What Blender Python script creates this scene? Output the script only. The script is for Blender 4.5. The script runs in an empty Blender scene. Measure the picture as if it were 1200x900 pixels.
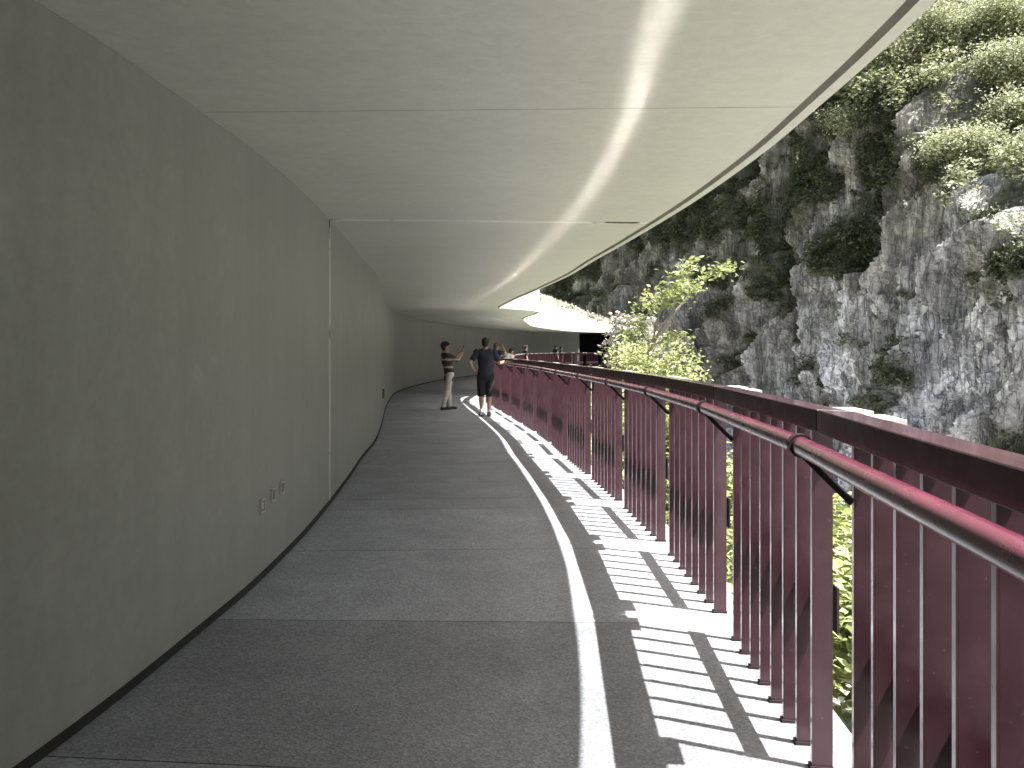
import bpy, bmesh, math, random
import numpy as np
from mathutils import Vector, Matrix
R = math.radians
rng = np.random.default_rng(7); random.seed(7)
sc = bpy.context.scene
col = sc.collection

# ------------------------------------------------------------------ helpers
def link(o, parent=None):
    col.objects.link(o)
    if parent is not None: o.parent = parent
    return o
def tag(o, label=None, cat=None, group=None, kind=None):
    if label: o['label'] = label
    if cat: o['category'] = cat
    if group: o['group'] = group
    if kind: o['kind'] = kind
    return o
def empty(name, loc=(0, 0, 0), rz=0.0):
    o = bpy.data.objects.new(name, None); o.empty_display_size = 0.2
    o.location = loc; o.rotation_euler = (0, 0, rz)
    return link(o)
def np_mesh(name, v, f, mat=None, parent=None, smooth=False, loc=None):
    """v (n,3), f (m,k) all faces with k corners, or list of such arrays"""
    me = bpy.data.meshes.new(name)
    v = np.asarray(v, dtype=np.float32)
    fs = f if isinstance(f, list) else [f]
    fs = [np.asarray(a, dtype=np.int32) for a in fs if len(a)]
    me.vertices.add(len(v)); me.vertices.foreach_set('co', v.ravel())
    loops = np.concatenate([a.ravel() for a in fs])
    tot = np.concatenate([np.full(len(a), a.shape[1], dtype=np.int32) for a in fs])
    st = np.concatenate([[0], np.cumsum(tot)[:-1]]).astype(np.int32)
    me.loops.add(len(loops)); me.loops.foreach_set('vertex_index', loops)
    me.polygons.add(len(tot)); me.polygons.foreach_set('loop_start', st); me.polygons.foreach_set('loop_total', tot)
    me.update(calc_edges=True); me.validate()
    me.polygons.foreach_set('use_smooth', np.full(len(me.polygons), smooth, dtype=bool))
    if mat: me.materials.append(mat)
    o = bpy.data.objects.new(name, me)
    if loc is not None: o.location = loc
    return link(o, parent)
class MB:
    def __init__(s): s.bm = bmesh.new()
    def box(s, x0, x1, y0, y1, z0, z1, M=None):
        c = [Vector((x, y, z)) for x in (x0, x1) for y in (y0, y1) for z in (z0, z1)]
        if M is not None: c = [M @ p for p in c]
        v = [s.bm.verts.new(p) for p in c]
        for q in ((0, 1, 3, 2), (4, 6, 7, 5), (0, 4, 5, 1), (2, 3, 7, 6), (0, 2, 6, 4), (1, 5, 7, 3)):
            s.bm.faces.new([v[i] for i in q])
        return s
    def bar(s, a, b, w, h, up=(0, 0, 1)):
        a = Vector(a); b = Vector(b); d = (b - a); L = d.length; d.normalize()
        sx = d.cross(Vector(up)).normalized(); u = sx.cross(d)
        M = Matrix((sx, d, u)).transposed().to_4x4(); M.translation = a
        return s.box(-w/2, w/2, 0, L, -h/2, h/2, M)
    def tube(s, pts, rad, n=12, cap=True):
        pts = [Vector(p) for p in pts]
        if not hasattr(rad, '__len__'): rad = [rad]*len(pts)
        rings = []
        ref = None
        for i, p in enumerate(pts):
            t = (pts[min(i+1, len(pts)-1)] - pts[max(i-1, 0)]).normalized()
            if ref is None:
                ref = t.cross(Vector((0, 0, 1)));
                if ref.length < .1: ref = t.cross(Vector((1, 0, 0)))
            ref = (ref - t*ref.dot(t)).normalized(); b = t.cross(ref)
            rings.append([s.bm.verts.new(p + (ref*math.cos(2*math.pi*k/n) + b*math.sin(2*math.pi*k/n))*rad[i]) for k in range(n)])
        for r0, r1 in zip(rings, rings[1:]):
            for k in range(n): s.bm.faces.new((r0[k], r0[(k+1) % n], r1[(k+1) % n], r1[k]))
        if cap:
            s.bm.faces.new(rings[0][::-1]); s.bm.faces.new(rings[-1])
        return s
    def build(s, name, mat, parent=None, bevel=0, smooth=False, loc=None):
        bmesh.ops.recalc_face_normals(s.bm, faces=s.bm.faces[:])
        if bevel:
            bmesh.ops.bevel(s.bm, geom=[e for e in s.bm.edges if e.calc_face_angle(0) > .6], offset=bevel, segments=1, affect='EDGES')
        me = bpy.data.meshes.new(name); s.bm.to_mesh(me); s.bm.free()
        if mat: me.materials.append(mat)
        for p in me.polygons: p.use_smooth = smooth
        o = bpy.data.objects.new(name, me)
        if loc is not None: o.location = loc
        return link(o, parent)
def children(o): return [c for c in bpy.data.objects if c.parent == o]
def copy_tree(o, parent=None, kids=None):
    c = o.copy(); col.objects.link(c); c.parent = parent
    for ch, sub in kids.get(o.name, []):
        copy_tree(ch, c, kids)
    return c

# numpy noise -------------------------------------------------------
def _h(ix, iy, iz, s):
    n = (ix.astype(np.int64)*374761393 + iy.astype(np.int64)*668265263 + iz.astype(np.int64)*2147483647 + s*974634777) & 0xffffffff
    n = ((n ^ (n >> 13))*1274126177) & 0xffffffff
    n = ((n ^ (n >> 15))*2246822519) & 0xffffffff
    return ((n ^ (n >> 16)) & 0xffffff)/float(0xffffff)
def vnoise(p, s=0):
    p = np.asarray(p, float); i = np.floor(p).astype(np.int64); f = p - i; f = f*f*f*(f*(f*6-15)+10)
    r = 0
    for a in (0, 1):
        for b in (0, 1):
            for c in (0, 1):
                w = (f[:, 0] if a else 1-f[:, 0])*(f[:, 1] if b else 1-f[:, 1])*(f[:, 2] if c else 1-f[:, 2])
                r = r + w*_h(i[:, 0]+a, i[:, 1]+b, i[:, 2]+c, s)
    return r*2-1
def fbm(p, o=4, s=0, g=.5):
    r = 0; a = 1.0; t = 0
    for k in range(o):
        r = r + a*vnoise(np.asarray(p)*(2.03**k)+k*17.3, s+k); t += a; a *= g
    return r/t
def cells(p, s=0):
    """nearest-cell value, and F2-F1"""
    p = np.asarray(p, float); i = np.floor(p).astype(np.int64)
    f1 = np.full(len(p), 9e9); f2 = f1.copy(); v = np.zeros(len(p)); gx = np.zeros((len(p), 3)); 
    for a in (-1, 0, 1):
        for b in (-1, 0, 1):
            for c in (-1, 0, 1):
                q = i + (a, b, c)
                pt = q + np.stack([_h(q[:, 0], q[:, 1], q[:, 2], s+k) for k in (1, 2, 3)], 1)
                dv = p-pt
                d = (dv**2).sum(1)
                val = _h(q[:, 0], q[:, 1], q[:, 2], s+9)
                m = d < f1
                f2 = np.where(m, f1, np.minimum(f2, d)); v = np.where(m, val, v); gx = np.where(m[:, None], dv, gx); f1 = np.where(m, d, f1)
    return v, np.sqrt(f2)-np.sqrt(f1), gx

# materials ----------------------------------------------------------
def mat(name):
    m = bpy.data.materials.new(name); m.use_nodes = True
    nt = m.node_tree; b = nt.nodes['Principled BSDF']
    return m, nt, b
def N(nt, t, **kw):
    n = nt.nodes.new(t)
    for k, v in kw.items():
        if k in n.inputs: n.inputs[k].default_value = v
        else: setattr(n, k, v)
    return n
def ramp(nt, src, stops, interp='LINEAR'):
    r = nt.nodes.new('ShaderNodeValToRGB'); r.color_ramp.interpolation = interp
    e = r.color_ramp.elements
    while len(e) < len(stops): e.new(.5)
    for x, (p, c) in zip(e, stops):
        x.position = p; x.color = (c, c, c, 1) if not hasattr(c, '__len__') else (*c, 1)
    nt.links.new(src, r.inputs[0]); return r
def coords(nt, scale=(1, 1, 1), kind='Object'):
    tc = nt.nodes.new('ShaderNodeTexCoord'); mp = nt.nodes.new('ShaderNodeMapping')
    mp.inputs['Scale'].default_value = scale
    nt.links.new(tc.outputs[kind], mp.inputs[0]); return mp.outputs[0]
def noise(nt, vec, scale, detail=4, rough=.55):
    n = N(nt, 'ShaderNodeTexNoise', Scale=scale, Detail=detail, Roughness=rough)
    nt.links.new(vec, n.inputs['Vector']); return n.outputs[0]
def mix(nt, fac, a, b, mode='MIX'):
    m = nt.nodes.new('ShaderNodeMix'); m.data_type = 'RGBA'; m.blend_type = mode
    for sock, v in ((m.inputs[0], fac), (m.inputs[6], a), (m.inputs[7], b)):
        if hasattr(v, 'is_linked'): nt.links.new(v, sock)
        elif hasattr(v, '__len__'): sock.default_value = (*v, 1)
        else: sock.default_value = v
    return m.outputs[2]
def bump(nt, b, h, strength, dist=.01):
    n = N(nt, 'ShaderNodeBump', Strength=strength, Distance=dist)
    nt.links.new(h, n.inputs['Height']); nt.links.new(n.outputs[0], b.inputs['Normal'])
def simple(name, c, rough=.6, metal=0, var=.25, scale=6, bmp=0, spec=.5):
    m, nt, b = mat(name)
    n = noise(nt, coords(nt), scale)
    r = ramp(nt, n, [(.3, tuple(x*(1-var) for x in c)), (.7, tuple(min(1, x*(1+var)) for x in c))])
    nt.links.new(r.outputs[0], b.inputs['Base Color'])
    b.inputs['Roughness'].default_value = rough; b.inputs['Metallic'].default_value = metal
    b.inputs['Specular IOR Level'].default_value = spec
    if bmp: bump(nt, b, n, bmp)
    return m

def concrete(name, c, rough=.55, streak=True):
    m, nt, b = mat(name)
    v = coords(nt)
    big = noise(nt, v, .55, 5, .6)
    fine = noise(nt, v, 14, 6, .7)
    r = ramp(nt, big, [(.3, tuple(x*.92 for x in c)), (.7, tuple(x*1.05 for x in c))])
    r2 = ramp(nt, fine, [(.35, .90), (.65, 1.06)])
    cc = mix(nt, 1.0, r.outputs[0], r2.outputs[0], 'MULTIPLY')
    if streak:
        vs = coords(nt, (3.0, 3.0, .16))
        st = ramp(nt, noise(nt, vs, 1.6, 5, .6), [(.38, .88), (.62, 1.05)])
        cc = mix(nt, .35, cc, st.outputs[0], 'MULTIPLY')
        pock = ramp(nt, noise(nt, v, 3.2, 3, .5), [(.60, 1.0), (.72, 1.12)])
        cc = mix(nt, .6, cc, pock.outputs[0], 'MULTIPLY')
    nt.links.new(cc, b.inputs['Base Color'])
    rr = ramp(nt, fine, [(.3, rough-.08), (.7, rough+.1)]); nt.links.new(rr.outputs[0], b.inputs['Roughness'])
    bump(nt, b, fine, .12, .006)
    return m
M = {}
M['wall'] = concrete('wall_paint', (.272, .282, .246), .5)
M['ceiling'] = concrete('ceiling_paint', (.52, .515, .455), .5, streak=False)
# hairline board marks across the ceiling
nt = M['ceiling'].node_tree; b = nt.nodes['Principled BSDF']
prev = b.inputs['Base Color'].links[0].from_socket
w = N(nt, 'ShaderNodeTexNoise', Scale=1.0, Detail=4, Roughness=.7); nt.links.new(coords(nt, (.25, 6, 1)), w.inputs['Vector'])
wr = ramp(nt, w.outputs[0], [(.30, .975), (.5, 1.0), (.75, 1.015)])
nt.links.new(mix(nt, 1.0, prev, wr.outputs[0], 'MULTIPLY'), b.inputs['Base Color'])
M['fascia'] = concrete('fascia_concrete', (.62, .60, .55), .8)
M['dark_gap'] = simple('dark_gap', (.018, .018, .017), .9)
M['tunnel'] = simple('tunnel_painted_dark', (.010, .010, .011), .9, bmp=.4, scale=2)  # near-black: the shade of the unlit tunnel is in the colour

# floor: exposed aggregate, one tone per poured slab
m, nt, b = mat('walkway_aggregate')
v = coords(nt)
at = nt.nodes.new('ShaderNodeAttribute'); at.attribute_name = 'slab_tone'
vor = N(nt, 'ShaderNodeTexVoronoi', Scale=95.0); nt.links.new(v, vor.inputs['Vector'])
vr = ramp(nt, vor.outputs['Color'], [(.15, .62), (.55, 1.0), (.95, 1.45)])
base = ramp(nt, noise(nt, v, 2.2, 6, .65), [(.3, (.195, .207, .226)), (.7, (.262, .276, .298))])
c1 = mix(nt, .75, base.outputs[0], vr.outputs[0], 'MULTIPLY')
c2 = mix(nt, 1.0, c1, at.outputs['Color'], 'MULTIPLY')
fleck = ramp(nt, noise(nt, v, 160, 2, .5), [(.66, 0.0), (.74, .5)])
c3 = mix(nt, fleck.outputs[0], c2, (.55, .55, .54))
st = ramp(nt, noise(nt, coords(nt, (1.2, .5, 1)), 1.1, 5, .65), [(.3, .82), (.65, 1.08)])
nt.links.new(mix(nt, .9, c3, st.outputs[0], 'MULTIPLY'), b.inputs['Base Color'])
b.inputs['Roughness'].default_value = .62
bump(nt, b, vor.outputs['Distance'], .35, .006)
M['floor'] = m

def paint(name, c, rough, speck=True, coat=.8):
    m, nt, b = mat(name)
    v = coords(nt)
    n = noise(nt, v, 9, 5, .65)
    r = ramp(nt, n, [(.3, tuple(x*.75 for x in c)), (.72, tuple(x*1.3 for x in c))])
    cc = r.outputs[0]
    if speck:
        s = ramp(nt, noise(nt, v, 75, 3, .6), [(.67, 0.0), (.76, .55)])
        cc = mix(nt, s.outputs[0], cc, (.16, .10, .115))
        dz = coords(nt, (1, 1, 1))
        s2 = ramp(nt, noise(nt, v, 3.5, 5, .7), [(.58, 0.0), (.85, .16)])
        cc = mix(nt, s2.outputs[0], cc, (.15, .10, .11))
    nt.links.new(cc, b.inputs['Base Color'])
    rr = ramp(nt, n, [(.3, rough*.85), (.7, rough*1.25)]); nt.links.new(rr.outputs[0], b.inputs['Roughness'])
    b.inputs['Specular IOR Level'].default_value = .5; b.inputs['Coat Weight'].default_value = coat; b.inputs['Coat Roughness'].default_value = .14
    return m
M['maroon'] = paint('maroon_paint', (.042, .0125, .0195), .45, coat=.45)
M['maroon_rail'] = paint('maroon_rail_paint', (.14, .030, .058), .25, speck=False)
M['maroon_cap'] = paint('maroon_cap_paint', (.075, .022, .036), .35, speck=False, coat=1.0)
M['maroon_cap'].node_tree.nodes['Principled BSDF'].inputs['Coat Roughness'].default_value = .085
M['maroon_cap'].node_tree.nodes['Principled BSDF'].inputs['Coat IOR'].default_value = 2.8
M['maroon_dark'] = paint('maroon_plate_shade_paint', (.013, .0035, .006), .55, speck=False, coat=.15)
M['maroon_sheen'] = paint('maroon_sheen_paint', (.17, .10, .125), .3, coat=1.0)  # lighter flange colour carries the reflection of the sunlit floor
M['maroon_sheen'].node_tree.nodes['Principled BSDF'].inputs['Metallic'].default_value = .5
M['pale_metal'] = simple('pale_metal', (.6, .58, .56), .4, .3)
# stainless joint cover, floor reflection painted as bright stretches over dark
m, nt, b = mat('joint_cover_steel'); v = coords(nt)
r = ramp(nt, noise(nt, v, 1.4, 4, .7), [(.38, (.07, .068, .06)), (.47, (.80, .79, .76))])
nt.links.new(r.outputs[0], b.inputs['Base Color']); b.inputs['Metallic'].default_value = .45; b.inputs['Roughness'].default_value = .35
bump(nt, b, noise(nt, v, 30), .3, .004)
M['joint'] = m
M['plastic'] = simple('socket_plastic', (.40, .395, .36), .4, var=.05)
M['plastic_dark'] = simple('socket_dark', (.10, .10, .095), .4, var=.1)

# rock
m, nt, b = mat('cliff_marble')
v = coords(nt); vs = coords(nt, (1, 1, .09)); vt = coords(nt, (1, 1, .22))
big = ramp(nt, noise(nt, v, .16, 5, .6), [(.30, (.13, .122, .105)), (.47, (.25, .24, .21)), (.62, (.40, .39, .35)), (.75, (.55, .54, .51))])
stk = ramp(nt, noise(nt, vs, 1.1, 7, .72), [(.30, .22), (.46, .62), (.56, 1.15), (.66, 1.8), (.76, 2.4)])
cc = mix(nt, .92, big.outputs[0], stk.outputs[0], 'MULTIPLY')
fine = ramp(nt, noise(nt, vt, 5.5, 8, .8), [(.30, .48), (.5, .97), (.70, 1.55)])
cc = mix(nt, .72, cc, fine.outputs[0], 'MULTIPLY')
fct = N(nt, 'ShaderNodeTexVoronoi', Scale=1.1); nt.links.new(coords(nt, (1, 1, .38)), fct.inputs['Vector'])
fcr = ramp(nt, fct.outputs['Color'], [(.1, .55), (.5, 1.0), (.9, 1.5)])
cc = mix(nt, .75, cc, fcr.outputs[0], 'MULTIPLY')
n1 = noise(nt, coords(nt, (1, 1, .12)), 2.6, 4, .5)
lin = ramp(nt, n1, [(.46, 1.0), (.495, .18), (.505, .18), (.54, 1.0)])
n2 = noise(nt, coords(nt, (.6, .6, 1.3)), 1.3, 5, .6)
lin2 = ramp(nt, n2, [(.478, 1.0), (.498, .55), (.502, .55), (.522, 1.0)])
cracks = mix(nt, 1.0, lin.outputs[0], lin2.outputs[0], 'MULTIPLY')
cc = mix(nt, .38, cc, cracks, 'MULTIPLY')
# paler, bluish quarried faces low on the cliff (its own stone colour), darker lichen above
pale = nt.nodes.new('ShaderNodeAttribute'); pale.attribute_name = 'pale_stone'
pc = mix(nt, .8, mix(nt, .9, mix(nt, .8, (.62, .63, .67), stk.outputs[0], 'MULTIPLY'), fine.outputs[0], 'MULTIPLY'), mix(nt, 1.0, fcr.outputs[0], cracks, 'MULTIPLY'), 'MULTIPLY')
cc = mix(nt, pale.outputs['Fac'], cc, pc)
moss = nt.nodes.new('ShaderNodeAttribute'); moss.attribute_name = 'moss'
mc = ramp(nt, noise(nt, v, 3.0, 5, .7), [(.35, (.03, .034, .022)), (.65, (.085, .092, .055))])
cc = mix(nt, moss.outputs['Fac'], cc, mc.outputs[0])
crack = N(nt, 'ShaderNodeTexVoronoi', feature='DISTANCE_TO_EDGE', Scale=.55)
wv = nt.nodes.new('ShaderNodeVectorMath'); wv.operation = 'ADD'
nn = N(nt, 'ShaderNodeTexNoise', Scale=.8, Detail=5, Roughness=.6); nt.links.new(v, nn.inputs['Vector'])
nt.links.new(coords(nt, (1.0, 1.0, .38)), wv.inputs[0]); nt.links.new(nn.outputs['Color'], wv.inputs[1]); nt.links.new(wv.outputs[0], crack.inputs['Vector'])
cr = ramp(nt, crack.outputs['Distance'], [(.0, .45), (.02, 1.0)])
cc = mix(nt, .35, cc, cr.outputs[0], 'MULTIPLY')
nt.links.new(cc, b.inputs['Base Color']); b.inputs['Roughness'].default_value = .85
hsum = nt.nodes.new('ShaderNodeMath'); hsum.operation = 'ADD'
nt.links.new(noise(nt, vt, 2.2, 8, .7), hsum.inputs[0]); nt.links.new(cracks, hsum.inputs[1])
bump(nt, b, hsum.outputs[0], .6, .2)
M['rock'] = m
# terrain: gravel bed and scrubby bank
m, nt, b = mat('gorge_ground'); v = coords(nt)
g1 = ramp(nt, noise(nt, v, .9, 7, .7), [(.3, (.20, .20, .20)), (.55, (.38, .38, .385)), (.75, (.55, .56, .57))])
vor = N(nt, 'ShaderNodeTexVoronoi', Scale=1.3); nt.links.new(v, vor.inputs['Vector'])
vr = ramp(nt, vor.outputs['Color'], [(.1, .55), (.9, 1.3)])
cc = mix(nt, .7, g1.outputs[0], vr.outputs[0], 'MULTIPLY')
gr = nt.nodes.new('ShaderNodeAttribute'); gr.attribute_name = 'moss'
cc = mix(nt, gr.outputs['Fac'], cc, ramp(nt, noise(nt, v, 2.5, 5, .7), [(.3, (.03, .045, .015)), (.7, (.10, .12, .04))]).outputs[0])
nt.links.new(cc, b.inputs['Base Color']); b.inputs['Roughness'].default_value = .9
bump(nt, b, vor.outputs['Distance'], .8, .3)
M['ground'] = m
def leaf_mat(name, c, c2, transl=.35):
    m, nt, b = mat(name)
    g = nt.nodes.new('ShaderNodeNewGeometry')
    r = ramp(nt, g.outputs['Random Per Island'], [(0, tuple(x*.6 for x in c)), (.55, c), (1, c2)])
    nt.links.new(r.outputs[0], b.inputs['Base Color']); b.inputs['Roughness'].default_value = .5
    t = nt.nodes.new('ShaderNodeBsdfTranslucent'); nt.links.new(r.outputs[0], t.inputs['Color'])
    mx = nt.nodes.new('ShaderNodeMixShader'); mx.inputs[0].default_value = transl
    out = nt.nodes['Material Output']
    nt.links.new(b.outputs[0], mx.inputs[1]); nt.links.new(t.outputs[0], mx.inputs[2]); nt.links.new(mx.outputs[0], out.inputs[0])
    return m
M['leaf'] = leaf_mat('leaf_bright', (.27, .32, .11), (.46, .48, .24))
M['leaf_cliff'] = leaf_mat('leaf_cliff', (.055, .068, .034), (.12, .14, .07), .25)
M['leaf_canopy'] = leaf_mat('leaf_canopy', (.26, .29, .15), (.64, .65, .50))
M['leaf_dry'] = leaf_mat('leaf_dry', (.36, .34, .29), (.55, .53, .48), .2)
M['plume'] = leaf_mat('grass_plume', (.58, .50, .45), (.72, .66, .60), .4)
M['grass'] = leaf_mat('grass_green', (.42, .44, .22), (.60, .60, .38), .4)
M['bank_soil'] = simple('bank_soil', (.45, .42, .34), .9, scale=3, bmp=.3)
M['bark'] = simple('pale_bark', (.22, .19, .15), .85, bmp=.5, scale=12)

# ------------------------------------------------------------------ plan of the walkway (x right, y ahead of the photographer)
def catmull(P, n=24):
    P = np.asarray(P, float); out = []
    Q = np.vstack([2*P[0]-P[1], P, 2*P[-1]-P[-2]])
    for i in range(1, len(Q)-2):
        t = np.linspace(0, 1, n, endpoint=False)[:, None]
        p0, p1, p2, p3 = Q[i-1], Q[i], Q[i+1], Q[i+2]
        out.append(.5*((2*p1)+(-p0+p2)*t+(2*p0-5*p1+4*p2-p3)*t*t+(-p0+3*p1-3*p2+p3)*t**3))
    out.append(P[-1:]); return np.vstack(out)
near = [(-3.9, -9.6), (-2.05, -6.6), (-.62, -3.5), (.60, 0), (.865, 1.3), (1.045, 2.9), (1.105, 4.2), (1.12, 5.3), (1.055, 7.0),
        (.87, 9.4), (.70, 11.2), (.50, 13.65), (.02, 17.4), (-.43, 20.7)]
nr = catmull(near, 12)
tn = np.gradient(nr, axis=0); tn /= np.linalg.norm(tn, axis=1)[:, None]
nrm = np.stack([tn[:, 1], -tn[:, 0]], 1)
keep = slice(0, len(nr), 12)
far_rail = [(-.76, 23.2), (-.66, 26), (-.25, 30), (0.0, 33.5), (.3, 39), (.75, 45), (2.5, 53.5), (4.4, 58.5), (7.6, 61.8)]
far_wall = [(-3.55, 24.0), (-3.85, 27.0), (-3.95, 30), (-3.85, 33.5), (-3.3, 40), (-2.0, 46.5), (.2, 55.5), (2.4, 60.5), (5.15, 63.4)]
far_edge = [(-.33, 24.7), (.50, 26.4), (.93, 28.3), (.50, 33.5), (.72, 39), (1.25, 45), (3.1, 53.2), (4.9, 58.0), (7.9, 61.2)]
RAILC = [tuple(p) for p in nr[keep]] + far_rail
WALLC = [tuple(p) for p in (nr-2.71*nrm)[keep]] + far_wall
EDGEC = [tuple(p) for p in (nr+.43*nrm)[keep]] + far_edge
K = 24
RAIL, WALL, EDGE = catmull(RAILC, K), catmull(WALLC, K), catmull(EDGEC, K)
H_CEIL = 2.68
def station_at_wall_y(y): return int(np.argmin(np.abs(WALL[:, 1]-y)))
S_JOINT = station_at_wall_y(7.82)
S_BEND = len(nr[keep])*K          # station of the roof step at the bend
S_END = len(WALL)-1

# ------------------------------------------------------------------ walkway
def arc(P): return np.concatenate([[0], np.cumsum(np.linalg.norm(np.diff(P, axis=0), axis=1))])
slab_out = RAIL + np.stack([np.gradient(RAIL, axis=0)[:, 1], -np.gradient(RAIL, axis=0)[:, 0]], 1)/np.linalg.norm(np.gradient(RAIL, axis=0), axis=1)[:, None]*.22
wall_in = WALL.copy()
# joints where the photograph shows them (y at the wall), then every 1.5 m
joint_y = [-8.2, -6.3, -4.4, -2.2, -.4, 1.35, 2.95, 4.46, 5.94, 7.44, 7.98, 8.98, 10.5, 11.95]
idx = [station_at_wall_y(y) for y in joint_y]
s_w = arc(.5*(WALL+RAIL)); s = s_w[idx[-1]]
while s + 1.5 < s_w[-1]-.5:
    s += 1.5; idx.append(int(np.argmin(np.abs(s_w-s))))
idx = sorted(set([0]+idx+[S_END]))
V = []; F = []; tones = []
for a, c in zip(idx, idx[1:]):
    if c-a < 2: continue
    st = np.unique(np.linspace(a, c, max(3, min(c-a, 7))).round().astype(int))
    tone = 1+rng.uniform(-.20, .15); dark = False
    if WALL[a][1] < 2.9: tone = .93
    ts = st.astype(float)
    Wp = np.stack([np.interp(ts, np.arange(len(WALL)), WALL[:, k]) for k in (0, 1)], 1)
    Op = np.stack([np.interp(ts, np.arange(len(WALL)), slab_out[:, k]) for k in (0, 1)], 1)
    dv = (Wp[1]-Wp[0]); dv /= np.linalg.norm(dv); Wp[0] += dv*.006; Op[0] += dv*.006
    base = len(V)
    for wv_, ov in zip(Wp, Op):
        V += [(wv_[0], wv_[1], 0), (ov[0], ov[1], 0), (ov[0], ov[1], -.35), (wv_[0], wv_[1], -.35)]
    n = len(st)
    for i in range(n-1):
        p, q = base+4*i, base+4*(i+1)
        F += [(p, p+1, q+1, q), (p+1, p+2, q+2, q+1), (p+2, p+3, q+3, q+2), (p+3, p, q, q+3)]; tones += [tone]*4
    F += [(base+3, base+2, base+1, base), (base+4*n-4, base+4*n-3, base+4*n-2, base+4*n-1)]; tones += [tone*.5]*2
wk = np_mesh('walkway', V, np.array(F), M['floor']); tag(wk, kind='structure')
at = wk.data.color_attributes.new('slab_tone', 'FLOAT_COLOR', 'CORNER')
buf = np.repeat(np.array(tones), 4); buf = np.stack([buf, buf, buf, np.ones_like(buf)], 1)
at.data.foreach_set('color', buf.ravel().astype(np.float32))
# dark bed under the joints
V = []
for wv_, ov in zip(WALL, slab_out): V += [(wv_[0], wv_[1], -.012), (ov[0]*.98+wv_[0]*.02, ov[1]*.98+wv_[1]*.02, -.012)]
F = [(2*i, 2*i+1, 2*i+3, 2*i+2) for i in range(len(WALL)-1)]
tag(np_mesh('walkway_joint_bed', V, np.array(F), M['dark_gap']), kind='structure')

# ------------------------------------------------------------------ rock shed: walls, roof slabs
shed = empty('rock_shed')
tag(shed, 'curved concrete gallery with a plain grey wall and overhanging roof slab along the walkway', 'gallery')
def off(P, d):
    t = np.gradient(P, axis=0); t /= np.linalg.norm(t, axis=1)[:, None]
    return P + np.stack([t[:, 1], -t[:, 0]], 1)*d
WB = off(WALL, -.35)
def loft(name, profs, material, parent, smooth=False):
    """profs: list (per station) of equal-length lists of points; closed profile, capped"""
    V = [p for pr in profs for p in pr]; n = len(profs[0]); F = []
    for i in range(len(profs)-1):
        for k in range(n):
            a, b_ = i*n+k, i*n+(k+1) % n
            F.append((a, b_, b_+n, a+n))
    caps = [tuple(range(n))[::-1], tuple((len(profs)-1)*n+k for k in range(n))]
    o = np_mesh(name, V, [np.array(F), np.array(caps)], material, parent)
    return o
def wall_sec(name, a, c, step=3, dz=0.0):
    st = list(range(a, c, step))+[c]
    pr = []
    for i in st:
        w_, bk = WALL[i], WB[i]
        pr.append([(w_[0], w_[1], -.02), (w_[0], w_[1], H_CEIL-.003+dz), (bk[0], bk[1], H_CEIL-.003+dz), (bk[0], bk[1], -.02)])
    return loft(name, pr, M['wall'], shed)
wall_sec('wall', 0, S_JOINT)
wall_sec('wall', S_JOINT, S_BEND)
wall_sec('wall', S_BEND, S_END, dz=.05)
EI = {d: off(EDGE, -d) for d in (.058, .066, .082, .09)}
def roof_sec(name, a, c, dz=0.0, step=2):
    st = list(range(a, c, step))+[c]; pr = []
    for i in st:
        w_, e = WB[i], EDGE[i]
        g = [EI[d][i] for d in (.09, .082, .066, .058)]
        z = H_CEIL+dz
        top = 3.42 if not dz else float(np.interp(e[1], [24, 28, 34, 57, 61.2], [3.42, 3.7, 4.1, 4.2, 3.15]))
        pr.append([(w_[0], w_[1], z), (g[0][0], g[0][1], z), (g[1][0], g[1][1], z+.03), (g[2][0], g[2][1], z+.03),
                   (g[3][0], g[3][1], z-.015), (e[0], e[1], z-.015), (e[0], e[1], top), (w_[0], w_[1], top)])
    o = loft(name, pr, M['ceiling'], shed)
    # outer face gets the raw weathered concrete
    o.data.materials.append(M['fascia'])
    nF = len(st)-1
    mi = np.zeros(len(o.data.polygons), dtype=np.int32)
    for i in range(nF): mi[i*8+5] = 1; mi[i*8+6] = 1
    o.data.polygons.foreach_set('material_index', mi)
    return o
roof_sec('ceiling', 0, S_JOINT)
roof_sec('ceiling', S_JOINT, S_BEND)
roof_sec('ceiling', S_BEND, S_END, .05)
# unseen wall added behind the camera to darken the near left side
pr = []
PB, PC = off(RAIL, .30), off(RAIL, .62)
for i in range(0, int(np.argmin(np.abs(RAIL[:, 1]-.8)+(RAIL[:, 1] > 5)*9)), 3):
    pr.append([(PB[i][0], PB[i][1], -.4), (PB[i][0], PB[i][1], H_CEIL-.02), (PC[i][0], PC[i][1], H_CEIL-.02), (PC[i][0], PC[i][1], -.4)])
loft('added_light_block', pr, M['wall'], shed)
# steel covers over the expansion joint (wall and ceiling)
wj = WALL[S_JOINT]; ej = EDGE[S_JOINT]
gap = np.linalg.norm(WALL[S_JOINT+1]-WALL[S_JOINT-1])
tj = (WALL[S_JOINT+1]-WALL[S_JOINT-1])/gap; nj = np.array([tj[1], -tj[0]])
def joint_box(p0, p1, z0, z1, wdt):
    V = []
    for z in (z0, z1):
        for p, sgn in ((p0, -1), (p0, 1), (p1, 1), (p1, -1)):
            q = p+tj*wdt*.5*sgn; V.append((q[0], q[1], z))
    F = [(0, 1, 2, 3), (7, 6, 5, 4), (0, 4, 5, 1), (1, 5, 6, 2), (2, 6, 7, 3), (3, 7, 4, 0)]
    return V, np.array(F)
V_, F_ = joint_box(wj-nj*.03, wj+nj*.007, .045, H_CEIL-.012, .040)
np_mesh('joint_cover', V_, F_, M['joint'], shed)
V_, F_ = joint_box(wj+nj*.009, ej-nj*.10, H_CEIL-.009, H_CEIL+.02, .046)
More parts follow.
